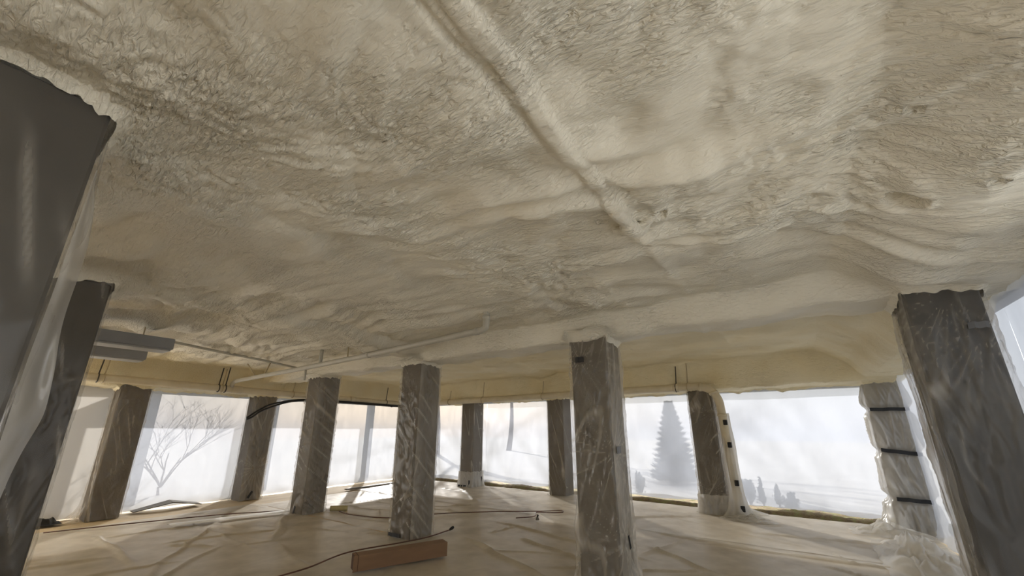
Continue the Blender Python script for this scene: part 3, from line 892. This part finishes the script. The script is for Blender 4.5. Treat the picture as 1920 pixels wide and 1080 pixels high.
def cord(name, label, pts, r=0.009, plug=None, group='cords on the floor'):
    t = thing(name, label, 'cord', pts[0], group)
    MB().tube(smooth_path(pts, 8), r, 7).build('cord', M['cord'], t, True)
    if plug:
        p, d = Vector(plug[0]), Vector(plug[1]).normalized()
        MB().tube([p, p + d * 0.05, p + d * 0.09], [0.014, 0.024, 0.022], 8).build('plug', M['dark_rag'], t, True)
    return t

Z = 0.034
cord('extension_cord', 'brown cord running across the film at far left towards the pleated column', [(-10.0, 1.47, Z), (-9.7, 2.5, Z), (-9.3, 3.6, Z), (-8.9, 4.2, Z), (-8.72, 4.5, Z)])
cord('extension_cord', 'brown cord crossing the middle floor behind two columns, with a loop at its end', [(-7.72, 5.10, Z), (-7.2, 5.05, Z), (-6.4, 5.3, Z), (-5.9, 6.1, Z), (-5.2, 6.8, Z), (-4.4, 7.35, Z + .01), (-4.12, 7.62, Z + .01), (-4.02, 7.5, Z + .01), (-4.22, 7.3, Z + .012), (-4.45, 7.25, Z), (-4.3, 6.9, Z), (-4.5, 6.6, Z)])
cord('extension_cord', 'brown cord with a dark plug beside the cardboard box', [(-4.98, 2.6, Z), (-5.0, 3.0, Z), (-5.15, 3.6, Z), (-4.96, 4.25, Z), (-4.85, 4.7, Z), (-4.88, 5.25, Z)], plug=((-4.88, 5.25, Z), (0.0, 1, 0.3)))

t = thing('spray_nozzle', 'small dark nozzle lying on the film near the cord loop', 'nozzle', (-4.1, 6.7, 0.02))
MB().tube([(-4.1, 6.70, 0.03), (-4.1, 6.70, 0.075)], [0.035, 0.02], 10).build('base', M['board'], t)
MB().tube([(-4.1, 6.70, 0.07), (-4.09, 6.71, 0.115)], [0.012, 0.016], 8).build('tip', M['dark_rag'], t)

def scrap(name, label, cat, pts, r, mat):
    mb = MB(); mb.tube(smooth_path(pts, 5), r, 10)
    return tag(mb.build(name, M[mat], None, True), label, cat)
scrap('foam_roll', 'small loose yellow roll beside the foot of the pleated column', 'foam scrap', [(-8.0, 5.08, 0.06), (-7.9, 5.18, 0.06), (-7.78, 5.32, 0.055)], 0.05, 'foam_scrap')
tag(MB().box((-10.32, 6.9, 0.02), (-10.20, 8.7, 0.045), 0.004).build('wood_board', M['board']), 'long thin grey board on the floor near the left curtains', 'board')
tag(MB().box((-10.65, 9.0, 0.03), (-10.40, 9.35, 0.075), 0.01).build('wood_offcut', M['dark_rag']), 'short dark offcut lying in the far corner', 'board')
# white film strip edge running to the pleated column
xs_ = np.linspace(0, 1, 60); ws = np.linspace(-1, 1, 7)
U, V = np.meshgrid(xs_, ws)
tag(grid_mesh('film_strip', np.stack([-8.95 + 0.42 * U + 0.11 * V, 2.75 + 1.75 * U + 0.02 * noise(U * 6, V), 0.045 + 0.02 * (1 - V ** 2) + 0.004 * noise(U * 9, V * 2)], -1), plain('white_film_strip', (0.92, 0.91, 0.88), (0.88, 0.87, 0.84), 0.4)), 'white folded film strip pointing at the foot of the pleated column', 'plastic sheet')
# dark rag by the far left column
n = 24
U, V = np.meshgrid(np.linspace(-1, 1, n), np.linspace(-1, 1, n))
tag(grid_mesh('dark_rag', np.stack([-10.9 + 0.18 * U, 1.55 + 0.22 * V, 0.03 + 0.08 * np.clip(1 - U ** 2 - V ** 2, 0, 1) * (1 + noise(U * 3, V * 3))], -1), M['dark_rag']), 'dark rag on the floor left of the leaning-looking column', 'rag')
# lifted plywood scrap at the foot of the tree-shadow curtain
v = [(-11.15, 2.9, 0.03), (-10.9, 2.9, 0.03), (-10.9, 3.9, 0.05), (-11.15, 3.9, 0.07), (-11.15, 3.4, 0.16), (-10.92, 3.4, 0.12)]
t = MB().add([(-11.2, 2.75, 0.02), (-10.95, 2.75, 0.02), (-10.92, 3.35, 0.12), (-11.2, 3.35, 0.14), (-10.9, 3.85, 0.025), (-11.2, 3.85, 0.03),
              (-11.2, 2.75, 0.035), (-10.95, 2.75, 0.035), (-10.92, 3.35, 0.138), (-11.2, 3.35, 0.158), (-10.9, 3.85, 0.043), (-11.2, 3.85, 0.048)],
             [(0, 3, 2, 1), (3, 5, 4, 2), (6, 7, 8, 9), (9, 8, 10, 11), (0, 1, 7, 6), (1, 2, 8, 7), (2, 4, 10, 8), (4, 5, 11, 10), (5, 3, 9, 11), (3, 0, 6, 9)])
tag(t.build('bent_board', M['board']), 'bent dark board at the foot of the curtain with the bare tree', 'board')


# ------------------------------------------------------------------ plants outside (seen as shadows on the curtains)
def bare_tree(label, base, height, seed, spread=0.55, depth=5, r0=0.06, fork=0.25):
    rs = random.Random(seed)
    t = thing('bare_tree', label, 'tree', base)
    tr = MB(); bb = MB()

    def grow(p, d, L, r, k, mb):
        pts = [p]; q = p; dd = d
        for i in range(4):
            dd = (dd + Vector((rs.uniform(-1, 1), rs.uniform(-1, 1), rs.uniform(-0.3, 0.6))) * 0.13).normalized()
            q = q + dd * L / 4
            pts.append(q)
        mb.tube(pts, [r * (1 - 0.12 * i) for i in range(5)], 5, False)
        if k <= 0: return
        for j in range(rs.choice([2, 3, 3])):
            a = rs.uniform(0, 2 * math.pi)
            nd = (dd + Vector((math.cos(a), math.sin(a), rs.uniform(-0.1, 0.3))) * spread * rs.uniform(0.7, 1.3)).normalized()
            grow(pts[rs.choice([2, 3, 4])], nd, L * rs.uniform(0.62, 0.82), r * 0.58, k - 1, bb)
    b = Vector(base)
    grow(b, Vector((0, 0, 1)), height * fork, r0, 0, tr)
    top = b + Vector((0, 0, height * fork * 0.95))
    for j in range(5):
        a = j * 1.26 + rs.uniform(-.3, .3)
        grow(top, Vector((math.cos(a) * spread, math.sin(a) * spread, 1)).normalized(), height * 0.30, r0 * 0.55, depth - 1, bb)
    tr.build('trunk', M['bark'], t)
    bb.build('branches', M['bark'], t)
    return t


def sun_back(wall, p, dist):
    """plan point and height of something whose shadow falls on point p of a curtain"""
    return Vector(p) + SUN * dist


# bare tree: shadow centred on left curtain y=3.15
q = Vector((-14.6, 4.10, 0))
bare_tree('small bare tree outside, branches showing through the left curtain', (q.x, q.y, -0.25), 3.3, 4, 0.62, 6, 0.045, 0.10)
q = Vector((-7.5, YB, 0)) + SUN * (11.0 / SUN.y)
bare_tree('big bare tree far off in the yard behind the bright curtain panel', (q.x, q.y, -0.15), 13.0, 11, 0.6, 5, 0.25, 0.3)
q = Vector((2.5, YB, 0)) + SUN * (18.0 / SUN.y)
bare_tree('big bare tree far off in the yard behind the wide curtain panel', (q.x, q.y, -0.15), 14.0, 23, 0.6, 5, 0.25, 0.3)


def conifer(label, base, height, rad, seed):
    rs = np.random.RandomState(seed)
    t = thing('conifer', label, 'tree', base)
    MB().tube([base, (base[0], base[1], base[2] + height * 0.97)], [0.07, 0.01], 7).build('trunk', M['bark'], t)
    n = 14000
    h = rs.rand(n) ** 1.25
    prof = (1 - h) ** 0.85 * rad * (0.8 + 0.2 * np.sin(h * 90)) * (0.9 + 0.25 * rs.rand(n)) + 0.02
    a = rs.rand(n) * 2 * np.pi
    rr = prof * np.sqrt(rs.rand(n))
    c = np.stack([base[0] + rr * np.cos(a), base[1] + rr * np.sin(a), base[2] + 0.1 + h * (height - 0.1)], -1)
    out = np.stack([np.cos(a), np.sin(a), 0.7 + 0 * a], -1)
    side = np.stack([-np.sin(a), np.cos(a), 0 * a], -1)
    L = (0.10 + 0.06 * rs.rand(n))[:, None]
    v = np.stack([c - side * 0.045, c + side * 0.045, c + out * L], 1).reshape(-1, 3)
    f = np.arange(n * 3).reshape(-1, 3)
    me = bpy.data.meshes.new('foliage')
    me.from_pydata(v.tolist(), [], f.tolist())
    link('foliage', me, M['leaf'], t)['kind'] = 'stuff'


def shrub(label, base, height, rad, seed, n=900):
    rs = np.random.RandomState(seed)
    t = thing('shrub', label, 'shrub', base, 'shrubs outside the back curtains')
    st = MB(); v = []; f = []
    for j in range(7):
        a = rs.rand() * 6.28; top = Vector((base[0] + math.cos(a) * rad * 0.7 * rs.rand(), base[1] + math.sin(a) * rad * .7 * rs.rand(), base[2] + height * (0.6 + 0.4 * rs.rand())))
        b0 = Vector(base)
        st.tube([b0, b0.lerp(top, 0.5) + Vector((0.03, 0, 0)), top], [0.012, 0.009, 0.004], 5)
        for k in range(n // 7):
            u = 0.35 + 0.65 * rs.rand()
            c = b0.lerp(top, u) + Vector(rs.randn(3).tolist()) * 0.09 * rad / 0.3 * (1.15 - u)
            d = Vector(rs.randn(3).tolist()).normalized(); e = d.orthogonal().normalized()
            i = len(v)
            v += [c - e * 0.015, c + d * 0.035, c + e * 0.015, c - d * 0.02]
            f.append((i, i + 1, i + 2, i + 3))
    st.build('stems', M['bark'], t)
    me = bpy.data.meshes.new('leaves'); me.from_pydata([tuple(p) for p in v], [], f)
    link('leaves', me, M['leaf'], t)['kind'] = 'stuff'


conifer('pointed conifer standing outside, showing through the back curtain', (-3.62, 15.0, -0.16), 2.63, 0.80, 3)
for i, (x, h, r, lb) in enumerate(((-1.16, 0.48, 0.22, 'low leafy shrub outside, showing next to the bent drain pipe'),
                                   (-0.90, 0.54, 0.12, 'thin upright shrub outside, second from the bent drain pipe'),
                                   (-0.60, 0.43, 0.13, 'thin upright shrub outside, third from the bent drain pipe'),
                                   (-0.37, 0.27, 0.20, 'smallest shrub outside, rightmost one on the wide curtain panel'),
                                   (-3.74, 0.52, 0.25, 'shrub outside, left of the conifer'))):
    shrub(lb, (x, 11.3, -0.14), h + 0.14, r, 20 + i)
